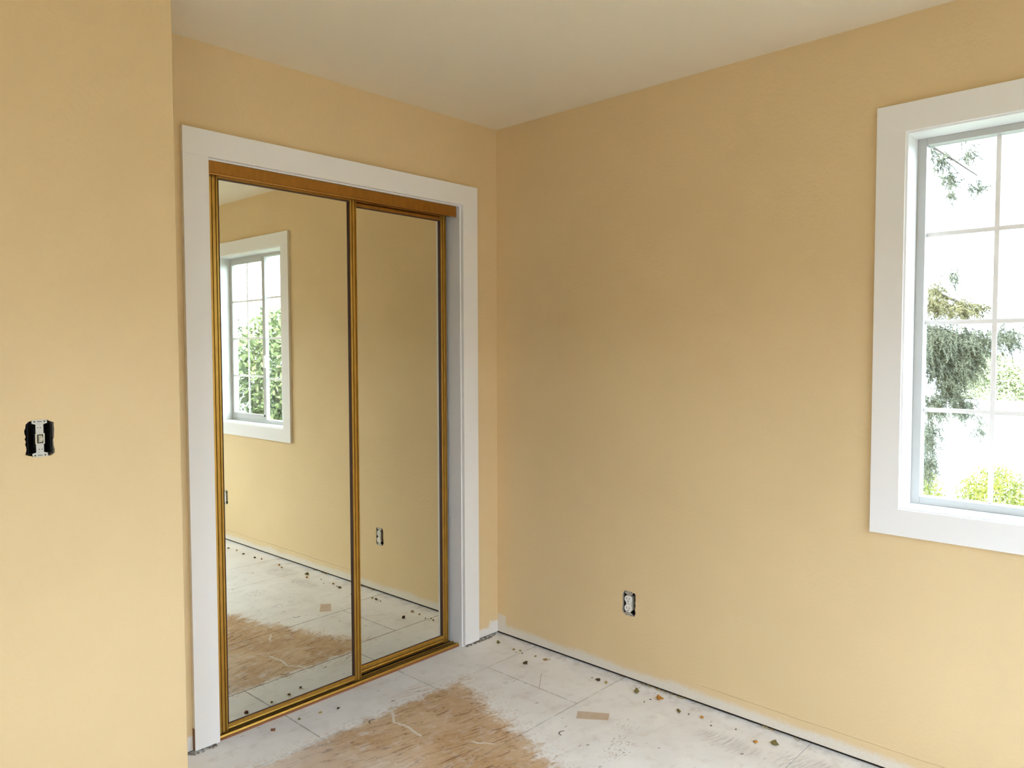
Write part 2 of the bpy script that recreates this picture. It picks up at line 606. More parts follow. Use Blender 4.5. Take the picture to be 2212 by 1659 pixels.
def stile_profile(x0, y0, flip=False):
    p = [(0, 0.019), (0, 0.0045), (0.0025, 0.0012), (0.0085, 0.0), (0.0100, 0.0060), (0.0120, 0.0004), (0.0225, 0.0004),
         (0.0245, 0.0075), (0.0262, 0.0008), (0.0325, 0.0012), (0.035, 0.0045), (0.035, 0.019)]
    if flip:
        p = [(SW_ - u, v) for u, v in p][::-1]
    return [(x0 + u, y0 + v) for u, v in p]


def rail_profile(y0, z0, z1):
    h = z1 - z0
    return [(y0 + 0.019, z0), (y0 + 0.003, z0), (y0 + 0.0015, z0 + h * 0.25), (y0 + 0.004, z0 + h * 0.42), (y0 + 0.0005, z0 + h * 0.58),
            (y0 + 0.001, z0 + h * 0.85), (y0 + 0.005, z1), (y0 + 0.019, z1)]


def mirror_door(name, x0, x1, ymir, ztop, zbot, label):
    d = tag(empty(name, DC, YAW), label, 'sliding door', kind='structure')
    a, b = x0 - DC[0], x1 - DC[0]
    y0 = ymir - 0.011
    zt = 2.036
    z_lo = 0.0175
    prism('stile', stile_profile(a, y0), 'z', z_lo, zt, m_gold, d)
    prism('stile', stile_profile(b - SW_, y0, True), 'z', z_lo, zt, m_gold, d)
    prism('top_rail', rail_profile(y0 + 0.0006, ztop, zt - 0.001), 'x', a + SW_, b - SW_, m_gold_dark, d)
    prism('bottom_rail', rail_profile(y0 + 0.0006, z_lo + 0.001, zbot), 'x', a + SW_, b - SW_, m_gold, d)
    box('mirror', (a + SW_, ymir, zbot), (b - SW_, ymir + 0.004, ztop), m_mirror, d, local=True)['label'] = 'large mirror panel reflecting the room'
    box('back_panel', (a + SW_, ymir + 0.0042, zbot), (b - SW_, ymir + 0.0078, ztop), m_dark, d, local=True)
    g = 0.0022
    yg0, yg1 = ymir - 0.0085, ymir - 0.0002
    for lo, hi in (((a + SW_, yg0, zbot), (a + SW_ + g, yg1, ztop)), ((b - SW_ - g, yg0, zbot), (b - SW_, yg1, ztop)),
                   ((a + SW_ + g, yg0, ztop - g), (b - SW_ - g, yg1, ztop)), ((a + SW_ + g, yg0 + 0.005, zbot), (b - SW_ - g, yg1, zbot + 0.0012))):
        box('lip_shade_strip', lo, hi, m_lip_shade, d, local=True)
    return d


mirror_door('door_1', -1.404, -0.783, 0.036, 1.995, 0.040, 'gold framed mirror door on the left, nearest the viewer, reflecting the window')
mirror_door('door_2', -0.884, -0.263, 0.067, 1.984, 0.053, 'gold framed mirror door on the right, set back, reflecting the outlet')

# head track with a deep fascia
ht = tag(empty('head_track', (DC[0], 0.0, 1.99), YAW), 'bronze-gold metal head track above the two mirror doors', 'track')
a, b = JL + 0.0015 - DC[0], -0.2495 - DC[0]
zt, zb = JZ - 0.0008 - 1.99, 1.9995 - 1.99
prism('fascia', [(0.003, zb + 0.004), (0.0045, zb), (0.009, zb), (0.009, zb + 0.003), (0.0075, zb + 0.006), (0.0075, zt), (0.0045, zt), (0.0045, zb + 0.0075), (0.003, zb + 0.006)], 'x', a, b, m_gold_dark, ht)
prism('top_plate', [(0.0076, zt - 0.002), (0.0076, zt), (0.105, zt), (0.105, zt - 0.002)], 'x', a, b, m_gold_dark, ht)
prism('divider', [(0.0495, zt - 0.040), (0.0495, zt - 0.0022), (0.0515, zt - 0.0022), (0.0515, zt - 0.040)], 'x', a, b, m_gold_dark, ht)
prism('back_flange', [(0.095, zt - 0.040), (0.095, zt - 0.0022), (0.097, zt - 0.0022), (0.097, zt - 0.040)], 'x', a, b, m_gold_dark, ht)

# floor track
ft = tag(empty('floor_track', (DC[0], 0.0, 0.0), YAW), 'gold metal floor track with grooves under the mirror doors', 'track')
a, b = JL + 0.004 - DC[0], JR - 0.002 - DC[0]
box('wood_strip', (a, 0.0085, 0.0), (b, 0.094, 0.0075), m_shim, ft, local=True)['label'] = 'reddish brown wooden strip under the track'
prism('base_plate', [(0.012, 0.0077), (0.012, 0.0088), (0.0935, 0.0088), (0.0935, 0.0077)], 'x', a, b, m_dark, ft)
prism('front_lip', [(0.0100, 0.0076), (0.0100, 0.0100), (0.0125, 0.0155), (0.0160, 0.0165), (0.0190, 0.0150), (0.0190, 0.0089), (0.0118, 0.0089), (0.0118, 0.0076)], 'x', a, b, m_gold, ft)
prism('ridge', [(0.0480, 0.0089), (0.0480, 0.0150), (0.0495, 0.0162), (0.0510, 0.0150), (0.0510, 0.0089)], 'x', a, b, m_gold, ft)
prism('ridge', [(0.0345, 0.0089), (0.0345, 0.0120), (0.0355, 0.0128), (0.0365, 0.0120), (0.0365, 0.0089)], 'x', a, b, m_gold, ft)
prism('back_lip', [(0.088, 0.0089), (0.088, 0.0155), (0.0915, 0.0155), (0.0935, 0.0089)], 'x', a, b, m_gold, ft)

# ------------------------------------------------------------------ window in the right wall
w1 = tag(empty('window_1', (0.0, -2.257, 0.876)), 'white cased sliding window with gridded panes looking onto trees', 'window', kind='structure')
CY1, CY0 = -1.7282, -2.787           # casing outer
CI1, CI0 = -1.8143, -2.701           # casing inner
CZ0, CZ1, CZi0, CZi1 = 0.7917, 2.1612, 0.8777, 2.0722
box('side_casing', (-T, CI1, CZi0), (0, CY1, CZi1), m_trim, w1, 0.0007)
box('side_casing', (-T, CY0, CZi0), (0, CI0, CZi1), m_trim, w1, 0.0007)
box('head_casing', (-T, CY0, CZi1), (0, CY1, CZ1), m_trim, w1, 0.0007)
box('apron_casing', (-T, CY0, CZ0), (0, CY1, CZi0), m_trim, w1, 0.0007)
R = 0.006                              # reveal
JY1, JY0, JZ0_, JZ1_ = CI1 - R, CI0 + R, CZi0 + R, CZi1 - R
XF = 0.092                             # face of the sash frame
box('side_jamb', (-0.010, JY1, JZ0_), (XF + 0.045, WY1, JZ1_), m_trim, w1, 0.001)
box('side_jamb', (-0.010, WY0, JZ0_), (XF + 0.045, JY0, JZ1_), m_trim, w1, 0.001)
box('head_jamb', (-0.010, WY0, JZ1_), (XF + 0.045, WY1, WZ1), m_trim, w1, 0.001)
box('stool', (-0.010, WY0, WZ0), (XF + 0.045, WY1, JZ0_), m_trim, w1, 0.001)
# outer frame
FW = 0.026
box('frame_stile', (XF, JY1 - FW, JZ0_), (XF + 0.045, JY1, JZ1_), m_alu, w1, 0.0015)
box('frame_stile', (XF, JY0, JZ0_), (XF + 0.045, JY0 + 0.020, JZ1_), m_alu, w1, 0.0015)
box('frame_head', (XF, JY0 + 0.020, JZ1_ - 0.021), (XF + 0.045, JY1 - FW, JZ1_), m_alu, w1, 0.0015)
box('frame_sill', (XF, JY0 + 0.020, JZ0_), (XF + 0.045, JY1 - FW, JZ0_ + 0.024), m_alu, w1, 0.0015)
# meeting stile of the fixed half
MY1 = -2.235
box('meeting_stile', (XF + 0.020, MY1 - 0.032, JZ0_ + 0.024), (XF + 0.042, MY1, JZ1_ - 0.021), m_alu, w1, 0.0015)
# fixed half: glass panes between grilles
def glazed(parent, y_hi, y_lo, z_lo, z_hi, xg, cols, rows_, gw=0.0140):
    ys = [y_hi + (y_lo - y_hi) * i / cols for i in range(cols + 1)]
    zs = [z_lo + (z_hi - z_lo) * i / rows_ for i in range(rows_ + 1)]
    for i in range(cols):
        for j in range(rows_):
            box('pane', (xg, ys[i + 1], zs[j]), (xg + 0.003, ys[i], zs[j + 1]), m_glass, parent)
    for y in ys[1:-1]:
        box('vertical_muntin', (xg - 0.006, y - gw / 2, z_lo), (xg - 0.0005, y + gw / 2, z_hi), m_grille, parent, 0.001)
    for z in zs[1:-1]:
        box('horizontal_muntin', (xg - 0.0062, y_lo, z - gw / 2), (xg - 0.0007, y_hi, z + gw / 2), m_grille, parent, 0.001)
glazed(w1, JY1 - FW, MY1, JZ0_ + 0.024, JZ1_ - 0.021, XF + 0.030, 2, 4)
# sliding half, in the inner channel
SY1, SY0 = -2.205, JY0 + 0.020
SX0, SX1 = XF - 0.004, XF + 0.017
box('sash_stile', (SX0, SY1 - 0.036, JZ0_ + 0.016), (SX1, SY1, JZ1_ - 0.014), m_alu, w1, 0.002)
box('sash_stile', (SX0, SY0, JZ0_ + 0.016), (SX1, SY0 + 0.014, JZ1_ - 0.014), m_alu, w1, 0.002)
box('sash_rail', (SX0, SY0 + 0.014, JZ1_ - 0.048), (SX1, SY1 - 0.036, JZ1_ - 0.014), m_alu, w1, 0.002)
box('sash_rail', (SX0, SY0 + 0.014, JZ0_ + 0.016), (SX1, SY1 - 0.036, JZ0_ + 0.056), m_alu, w1, 0.002)
glazed(w1, SY1 - 0.036, SY0 + 0.014, JZ0_ + 0.056, JZ1_ - 0.048, XF + 0.008, 2, 4)
box('latch', (SX0 - 0.016, SY1 - 0.014, 1.272), (SX0, SY1 + 0.012, 1.358), m_device, w1, 0.003, 2)['label'] = 'white latch on the meeting stile'
box('plunger', (SX0 - 0.004, SY1 - 0.024, JZ0_ + 0.044), (SX0, SY1 - 0.014, JZ0_ + 0.058), m_slot, w1, 0.001)

# unseen back window, added to light the room from behind
w2 = tag(empty('added_window_back', ((B0 + B1) / 2, YB, BZ)), 'unseen white cased window added behind the viewer for light', 'window', kind='structure')
for lo, hi, n in (((B0 - 0.09, YB, BZ - 0.08), (B0, YB + T, WZ1 + 0.08), 'side_casing'), ((B1, YB, BZ - 0.08), (B1 + 0.09, YB + T, WZ1 + 0.08), 'side_casing'),  # casing of the added back window
                  ((B0, YB, WZ1), (B1, YB + T, WZ1 + 0.08), 'head_casing'), ((B0, YB, BZ - 0.08), (B1, YB + T, BZ), 'apron_casing')):
    box(n, lo, hi, m_trim, w2, 0.001)
for lo, hi, n in (((B0, YB - 0.13, BZ), (B0 + 0.03, YB - 0.08, WZ1), 'frame_stile'), ((B1 - 0.03, YB - 0.13, BZ), (B1, YB - 0.08, WZ1), 'frame_stile'),  # frame of the added back window
                  ((B0 + 0.03, YB - 0.13, BZ), (B1 - 0.03, YB - 0.08, BZ + 0.03), 'frame_sill'), ((B0 + 0.03, YB - 0.13, WZ1 - 0.03), (B1 - 0.03, YB - 0.08, WZ1), 'frame_head'),
                  (((B0 + B1) / 2 - 0.02, YB - 0.13, BZ + 0.03), ((B0 + B1) / 2 + 0.02, YB - 0.08, WZ1 - 0.03), 'meeting_stile')):
    box(n, lo, hi, m_alu, w2, 0.001)

w3 = tag(empty('added_window_side', (XL, (S0 + S1) / 2, BZ)), 'unseen white cased window added in the far left wall for light', 'window', kind='structure')  # unseen side window added to brighten the window wall
for lo, hi, n in (((S0 - 0.09, BZ - 0.08), (S0, WZ1 + 0.08), 'side_casing'), ((S1, BZ - 0.08), (S1 + 0.09, WZ1 + 0.08), 'side_casing'),  # casing of the added side window
                  ((S0, WZ1), (S1, WZ1 + 0.08), 'head_casing'), ((S0, BZ - 0.08), (S1, BZ), 'apron_casing')):
    box(n, (XL, lo[0], lo[1]), (XL + T, hi[0], hi[1]), m_trim, w3, 0.001)
for lo, hi, n in (((S0, BZ), (S0 + 0.03, WZ1), 'frame_stile'), ((S1 - 0.03, BZ), (S1, WZ1), 'frame_stile'), ((S0 + 0.03, BZ), (S1 - 0.03, BZ + 0.03), 'frame_sill'),
                  ((S0 + 0.03, WZ1 - 0.03), (S1 - 0.03, WZ1), 'frame_head'), (((S0 + S1) / 2 - 0.02, BZ + 0.03), ((S0 + S1) / 2 + 0.02, WZ1 - 0.03), 'meeting_stile')):
    box(n, (XL - 0.11, lo[0], lo[1]), (XL - 0.07, hi[0], hi[1]), m_alu, w3, 0.001)

# ------------------------------------------------------------------ wiring devices
def rounded_face(w, h, r, n=20):
    """receptacle face: a disc cut flat at top and bottom"""
    pts = []
    for i in range(n):
        t = 2 * math.pi * i / n
        pts.append((max(-w, min(w, r * math.cos(t))), max(-h, min(h, r * math.sin(t)))))
    return pts


def strap_outline(w, h, ear_w, ear_h):
    return [(-w, -h), (-w, -h + 0), (-w, h - ear_h - 0.003), (-ear_w, h - ear_h), (-ear_w, h - 0.003), (-ear_w + 0.003, h), (ear_w - 0.003, h), (ear_w, h - 0.003), (ear_w, h - ear_h), (w, h - ear_h - 0.003),
            (w, -h + ear_h + 0.003), (ear_w, -h + ear_h), (ear_w, -h + 0.003), (ear_w - 0.003, -h), (-ear_w + 0.003, -h), (-ear_w, -h + 0.003), (-ear_w, -h + ear_h), (-w, -h + ear_h + 0.003)][2:]


def device_box(parent, w=0.052, h=0.088, d=0.055):
    """open steel box: local +y runs into the wall, x across, z up"""
    bm = bmesh.new()
    t = 0.0015
    add_box(bm, (-w / 2, 0.004, -h / 2), (-w / 2 + t, d, h / 2))
    add_box(bm, (w / 2 - t, 0.004, -h / 2), (w / 2, d, h / 2))
    add_box(bm, (-w / 2 + t, 0.004, -h / 2), (w / 2 - t, d, -h / 2 + t))
    add_box(bm, (-w / 2 + t, 0.004, h / 2 - t), (w / 2 - t, d, h / 2))
    add_box(bm, (-w / 2 + t, d - t, -h / 2 + t), (w / 2 - t, d, h / 2 - t))
    obj('device_box', bm, m_box, parent)


def outlet(loc, rz, label):
    o = tag(empty('wall_outlet', loc, rz), label, 'outlet')
    device_box(o)
    prism('mounting_strap', strap_outline(0.0095, 0.0515, 0.019, 0.011), 'y', -0.0015, 0.0, m_steel, o)
    box('body', (-0.0125, 0.0, -0.031), (0.0125, 0.026, 0.031), m_ivory, o, 0.002, local=True)
    for zc in (0.0195, -0.0195):
        f = prism('receptacle_face', [(u, v + zc) for u, v in rounded_face(0.0172, 0.0142, 0.0175)], 'y', -0.007, -0.0015, m_device, o)
        for sx, sh in ((-0.0064, 0.0040), (0.0064, 0.0034)):
            box('slot', (sx - 0.0011, -0.0073, zc + 0.0025 - sh), (sx + 0.0011, -0.0069, zc + 0.0025 + sh), m_slot, f, local=True)
        prism('ground_hole', [(0.0024 * math.cos(t * math.pi / 5), zc - 0.0085 + 0.0026 * math.sin(t * math.pi / 5)) for t in range(10)], 'y', -0.0073, -0.0069, m_slot, f)
    box('centre_bridge', (-0.012, -0.004, -0.006), (0.012, -0.0015, 0.006), m_device, o, 0.0008, local=True)
    prism('centre_screw', [(0.0028 * math.cos(t * math.pi / 5), 0.0028 * math.sin(t * math.pi / 5)) for t in range(10)], 'y', -0.0048, -0.004, m_steel, o)
    for zc in (0.0425, -0.0425):
        prism('strap_screw', [(0.0032 * math.cos(t * math.pi / 5), zc + 0.0032 * math.sin(t * math.pi / 5)) for t in range(10)], 'y', -0.0035, -0.0015, m_steel, o)
    for zc in (0.0485, -0.0485):
        for sx in (-0.0125, 0.0125):
            prism('ear_hole', [(sx + 0.0022 * math.cos(t * math.pi / 4), zc + 0.0022 * math.sin(t * math.pi / 4)) for t in range(8)], 'y', -0.0017, -0.0013, m_slot, o)
    return o


def light_switch(loc, label):
    o = tag(empty('light_switch', loc), label, 'switch')
    o.scale = (0.93, 0.93, 0.93)
    device_box(o, 0.058, 0.086)
    prism('mounting_strap', strap_outline(0.0095, 0.0525, 0.019, 0.010), 'y', -0.0015, 0.0, m_steel, o)
    box('body', (-0.0112, 0.0, -0.028), (0.0112, 0.024, 0.028), m_box, o, 0.002, local=True)
    box('toggle_plate', (-0.0118, -0.0050, -0.0160), (0.0118, -0.0015, 0.0140), m_ivory, o, 0.001, local=True)
    fr = box('toggle_frame', (-0.0075, -0.0062, -0.0135), (0.0075, -0.0050, 0.0115), m_slot, o, local=True)
    lever = prism('toggle_lever', [(-0.0062, -0.0105), (-0.016, -0.0035), (-0.0165, 0.0015), (-0.0062, 0.0085)], 'x', -0.0045, 0.0045, m_ivory, o)
    for zc in (0.0405, -0.0405):
        prism('strap_screw', [(0.0034 * math.cos(t * math.pi / 5), zc + 0.0034 * math.sin(t * math.pi / 5)) for t in range(10)], 'y', -0.0035, -0.0015, m_steel, o)
    for zc, xs in ((0.030, (-0.0045, 0.002)), (-0.031, (-0.002, 0.005))):
        for xx in xs:
            box('rivet', (xx - 0.0012, -0.0019, zc - 0.0012), (xx + 0.0012, -0.0014, zc + 0.0012), m_slot, o, local=True)
    for zc in (0.0478, -0.0478):
        for sx in (-0.0125, 0.0125):
            prism('ear_hole', [(sx + 0.0022 * math.cos(t * math.pi / 4), zc + 0.0022 * math.sin(t * math.pi / 4)) for t in range(8)], 'y', -0.0017, -0.0013, m_slot, o)
        box('centre_slot', (-0.006, -0.0017, zc - 0.0008), (0.006, -0.0013, zc + 0.0008), m_slot, o, local=True)
    return o


# local +y points into the wall: window wall looks along -x, so turn by -90 degrees
outlet((0.0, OUT1[0], OUT1[1]), -math.pi / 2, 'white duplex outlet without cover plate, left of the window')
outlet((0.0, OUT2[0], OUT2[1]), -math.pi / 2, 'white duplex outlet below the window, seen only in the mirror')
light_switch((SW[0], YE, SW[1]), 'ivory toggle light switch in an open hole without cover plate')


# ------------------------------------------------------------------ crumbs on the floor
def crumb_mat(name, c):
    M = Mat(name, c, 0.9, spec=0.2)
    x, y, z = M.pos()
    n = M.noise(M.vec(x, y, z), 260.0, 3.0)
    M.color(M.mix(n.step(0.35, 0.65), tuple(k * 0.55 for k in c), tuple(min(1, k * 1.25) for k in c)))
    return M.m


CM = {'olive': crumb_mat('olive_crumb', (0.22, 0.18, 0.07)), 'tan': crumb_mat('tan_crumb', (0.42, 0.29, 0.14)), 'orange': crumb_mat('orange_crumb', (0.50, 0.24, 0.05)),
      'dark': crumb_mat('dark_crumb', (0.09, 0.06, 0.03)), 'yellow': crumb_mat('yellow_crumb', (0.45, 0.33, 0.10)), 'grey': crumb_mat('grey_crumb', (0.16, 0.14, 0.12)), 'rust': crumb_mat('rust_crumb', (0.30, 0.13, 0.07))}


def crumb(x, y, size, key, label, group=None, flat=0.6):
    r = random.Random(int(abs(x) * 9001 + abs(y) * 7919))
    bm = bmesh.new()
    bmesh.ops.create_icosphere(bm, subdivisions=2, radius=1.0)
    ph = [r.uniform(0, 6.28) for _ in range(3)]
    for v in bm.verts:
        k = 1 + 0.28 * math.sin(v.co.x * 4 + ph[0]) + 0.22 * math.sin(v.co.y * 5 + ph[1]) + 0.2 * math.sin(v.co.z * 6 + ph[2]) + r.uniform(-0.12, 0.12)
        v.co = Vector((v.co.x * k * r.uniform(0.92, 1.08), v.co.y * k * 0.8, v.co.z * k * flat)) * size / 2
    zmin = min(v.co.z for v in bm.verts)
    for v in bm.verts:
        v.co.z -= zmin
    o = obj('debris_crumb', bm, CM[key])
    o.location = (x, y, 0.0)
    o.rotation_euler = (0, 0, r.uniform(0, 6.28))
    tag(o, label, 'debris', group)
    return o


LST = [(-0.096, -0.096, 0.019, 'olive', 'olive crumb nearest the room corner'),
       (-0.181, -0.348, 0.020, 'dark', 'dark brown crumb furthest out from the wall near the corner'),
       (-0.091, -0.386, 0.015, 'tan', 'brown leafy scrap with a small stem near the corner'),
       (-0.097, -0.685, 0.017, 'dark', 'dark olive crumb below the wall outlet'),
       (-0.093, -0.722, 0.012, 'yellow', 'yellow-brown crumb beside the dark olive one below the outlet'),
       (-0.082, -0.867, 0.025, 'olive', 'large olive-yellow crumb by the window wall'),
       (-0.074, -0.969, 0.026, 'orange', 'largest orange crumb by the window wall'),
       (-0.107, -1.076, 0.017, 'olive', 'flat grey-olive crumb right of the large orange one'),
       (-0.091, -1.165, 0.014, 'orange', 'small round orange-tan crumb along the window wall'),
       (-0.123, -1.393, 0.015, 'orange', 'orange crumb beside the dark olive one near the picture bottom'),
       (-0.089, -1.450, 0.024, 'olive', 'elongated dark olive crumb, rightmost on the visible floor'),
       (-1.244, -0.065, 0.014, 'rust', 'rust-red crumb in front of the left mirror door'),
       (-1.136, -0.065, 0.012, 'olive', 'small olive crumb in front of the left mirror door'),
       (-1.052, -0.076, 0.012, 'yellow', 'small yellow crumb in front of the left mirror door'),
       (-0.985, -0.097, 0.011, 'dark', 'small dark crumb in front of the left mirror door')]
for x, y, s, k, lab in LST:
    crumb(x, y, s, k, lab, 'crumbs scattered on the floor')
SMALL = [(-0.103, -0.204, 0.012, 'tan', 'small tan crumb just right of the olive corner crumb'), (-0.091, -0.233, 0.010, 'yellow', 'small yellow speck right of the small tan crumb'),
         (-0.107, -0.260, 0.007, 'grey', 'tiny grey fleck just below the small yellow speck'), (-0.090, -0.327, 0.011, 'tan', 'small tan crumb just left of the leafy scrap'),
         (-0.094, -0.650, 0.007, 'grey', 'grey grit just left of the dark olive crumb below the outlet'), (-0.095, -0.940, 0.006, 'grey', 'grey grit just left of the largest orange crumb'),
         (-0.130, -0.935, 0.006, 'grey', 'grey grit below left of the largest orange crumb'), (-0.100, -1.115, 0.007, 'grey', 'grey grit just right of the flat grey-olive crumb'),
         (-0.120, -1.220, 0.006, 'grey', 'grey grit just right of the small round orange-tan crumb'), (-0.085, -1.300, 0.007, 'grey', 'grey grit above left of the orange crumb near the picture bottom')]
for x, y, s, k, lab in SMALL:
    crumb(x, y, s, k, lab, 'crumbs scattered on the floor')
FAR = [(-0.107, -2.407, 0.013, 'dark', 'small dark crumb, leftmost of the row on the mirrored floor'), (-0.102, -2.299, 0.014, 'tan', 'tan crumb, second from left on the mirrored floor'),
       (-0.116, -2.183, 0.017, 'olive', 'flat olive crumb, third from left on the mirrored floor'), (-0.111, -2.039, 0.017, 'dark', 'dark crumb, fourth from left on the mirrored floor'),
       (-0.097, -1.974, 0.014, 'tan', 'tan crumb, fifth from left on the mirrored floor'), (-0.095, -1.760, 0.016, 'orange', 'orange crumb of a close pair on the mirrored floor'),
       (-0.115, -1.696, 0.014, 'tan', 'tan crumb of a close pair on the mirrored floor')]
for x, y, s, k, lab in FAR:
    crumb(x, y, s, k, lab, 'crumbs below the window')
# stem of the leafy scrap
bm = bmesh.new()
add_box(bm, (-0.024, -0.001, 0.001), (-0.004, 0.001, 0.003))
leaf = [o for o in bpy.data.objects if o.get('label', '').startswith('brown leafy')][0]
obj('stem', bm, CM['tan'], leaf)


# yellowish carpet fibres caught in the gap under the window wall
bm = bmesh.new()
rf = random.Random(11)
for yc, w, n in ((-0.735, 0.012, 10), (-0.86, 0.030, 26), (-0.95, 0.040, 40), (-1.02, 0.020, 22), (-1.385, 0.022, 30), (-1.48, 0.03, 16)):
    for i in range(n):
        p = Vector((rf.uniform(-0.008, 0.006), yc + rf.uniform(-w, w), rf.uniform(0.001, 0.006)))
        d = Vector((rf.uniform(-0.6, 0.3), rf.uniform(-1, 1), rf.uniform(-0.1, 0.35))).normalized() * rf.uniform(0.006, 0.014)
        q = Vector((rf.uniform(-1, 1), rf.uniform(-0.3, 0.3), 1)).normalized() * 0.0007
        e = p + d
        e.z = max(e.z, 0.0008)
        bm.faces.new([bm.verts.new(v) for v in (p - q, p + q, e + q * 0.6, e - q * 0.6)])
tag(obj('carpet_fibres', bm, CM['yellow']), 'yellowish carpet fibres stuck in the gap under the window wall', 'debris', kind='stuff')

# ------------------------------------------------------------------ outdoors
def leaf_mat(name, c1, c2, trans=0.25):
    M = Mat(name, c1, 0.7, spec=0.2)
    x, y, z = M.pos()
    n = M.noise(M.vec(x, y, z), 5.0, 3.0)
    M.color(M.mix(n.step(0.3, 0.7), c1, c2))
    M.b.inputs['Subsurface Weight'].default_value = 0.0
    try:
        M.b.inputs['Transmission Weight'].default_value = 0.0
    except Exception:
        pass
    return M.m


m_needle = leaf_mat('grey_green_needles', (0.10, 0.11, 0.075), (0.16, 0.165, 0.105))
m_cone = leaf_mat('cream_seed_sprays', (0.26, 0.23, 0.11), (0.16, 0.15, 0.075))
m_bush = leaf_mat('yellow_green_leaves', (0.36, 0.37, 0.07), (0.17, 0.21, 0.06))
m_pale = leaf_mat('haze_paled_leaves', (0.55, 0.56, 0.36), (0.34, 0.38, 0.20))  # distance haze put into the leaf colour as extra paleness
m_leaf = leaf_mat('mid_green_leaves', (0.14, 0.19, 0.085), (0.20, 0.24, 0.10))
m_leaf2 = leaf_mat('grey_leaves', (0.17, 0.19, 0.13), (0.12, 0.14, 0.09))
m_bark = Mat('bark', (0.10, 0.08, 0.065), 0.9).m


def blades(name, blobs, length, width, droop, mat, parent, leaf=False):
    """thin needles / leaves scattered through ellipsoids: (centre, radii, count)"""
    V, F = [], []
    k = 0
    off = np.array(parent.location)
    for cc, rr, n in blobs:
        u = rng.normal(size=(n, 3))
        u /= np.linalg.norm(u, axis=1, keepdims=True)
        rad = rng.uniform(0.15, 1.0, size=(n, 1)) ** 0.5
        p = np.array(cc) + u * rad * np.array(rr) - off
        d = rng.normal(size=(n, 3)) * 0.8 + u * 0.6
        d[:, 2] -= droop
        d /= np.linalg.norm(d, axis=1, keepdims=True)
        s = np.cross(d, rng.normal(size=(n, 3)))
        s /= np.linalg.norm(s, axis=1, keepdims=True) + 1e-9
        L = length * rng.uniform(0.6, 1.3, size=(n, 1))
        Wd = width * rng.uniform(0.7, 1.3, size=(n, 1))
        if leaf:
            a, b_, c_, e = p, p + d * L * 0.5 + s * Wd, p + d * L, p + d * L * 0.5 - s * Wd
            V.append(np.stack([a, b_, c_, e], 1).reshape(-1, 3))
            F.append((np.arange(n * 4) + k).reshape(-1, 4))
            k += n * 4
        else:
            a, b_, c_ = p - s * Wd, p + s * Wd, p + d * L
            V.append(np.stack([a, b_, c_], 1).reshape(-1, 3))
            F.append((np.arange(n * 3) + k).reshape(-1, 3))
            k += n * 3
    me = bpy.data.meshes.new(name)
    me.from_pydata(np.concatenate(V).tolist(), [], np.concatenate(F).tolist())
    me.materials.append(mat)
    o = bpy.data.objects.new(name, me)
    COL.objects.link(o)
    o.parent = parent
    o['kind'] = 'stuff'
    return o


def limb(name, pts, r0, r1, mat, parent, n=7):
    """tapered tube through points (world)"""
    off = Vector(parent.location)
    bm = bmesh.new()
    rings = []
    for i, p in enumerate(pts):
        p = Vector(p) - off
        q = Vector(pts[min(i + 1, len(pts) - 1)]) - Vector(pts[max(i - 1, 0)])
        q.normalize()
        s = q.cross(Vector((0.31, 0.17, 0.93)) if abs(q.z) < 0.9 else Vector((1, 0, 0))).normalized()
        t = q.cross(s)
        r = r0 + (r1 - r0) * i / (len(pts) - 1)
        rings.append([bm.verts.new(p + (s * math.cos(2 * math.pi * j / n) + t * math.sin(2 * math.pi * j / n)) * r) for j in range(n)])
    for A, B in zip(rings[:-1], rings[1:]):
        for j in range(n):
            bm.faces.new((A[j], A[(j + 1) % n], B[(j + 1) % n], B[j]))
    bm.faces.new(rings[0][::-1])
    bm.faces.new(rings[-1])
    return obj(name, bm, mat, parent, True)


def sprays(name, blobs, spray_len, needle, width, droop, mat, parent):
    """drooping feathery twigs: each spray is a short curved twig set with fine needles"""
    off = np.array(parent.location)
    P, D = [], []
    for cc, rr, n in blobs:
        k = max(4, n // 34)
        u = rng.normal(size=(k, 3))
        u /= np.linalg.norm(u, axis=1, keepdims=True)
        c0 = np.array(cc) + u * (rng.uniform(0.0, 1.15, size=(k, 1)) ** 0.6) * np.array(rr) - off
        d0 = rng.normal(size=(k, 3)) * 0.55
        d0[:, 1] -= 0.35
        d0[:, 2] -= droop
        d0 /= np.linalg.norm(d0, axis=1, keepdims=True)
        L = spray_len * rng.uniform(0.45, 1.4, size=(k, 1))
        for t in np.linspace(0, 1, 34):
            p = c0 + d0 * L * t
            p[:, 2] -= 0.35 * L[:, 0] * t * t
            dd = d0 * 0.9 + rng.normal(size=(k, 3)) * 0.75
            dd /= np.linalg.norm(dd, axis=1, keepdims=True)
            P.append(p)
            D.append(dd * (1.15 - 0.6 * t))
    p = np.concatenate(P)
    d = np.concatenate(D)
    n = len(p)
    s = np.cross(d, rng.normal(size=(n, 3)))
    s /= np.linalg.norm(s, axis=1, keepdims=True) + 1e-9
    Ln = needle * rng.uniform(0.6, 1.3, size=(n, 1))
    V = np.stack([p - s * width, p + s * width, p + d * Ln], 1).reshape(-1, 3)
    me = bpy.data.meshes.new(name)
    me.from_pydata(V.tolist(), [], np.arange(n * 3).reshape(-1, 3).tolist())
    me.materials.append(mat)
    o = bpy.data.objects.new(name, me)
    COL.objects.link(o)
    o.parent = parent
    o['kind'] = 'stuff'
    return o


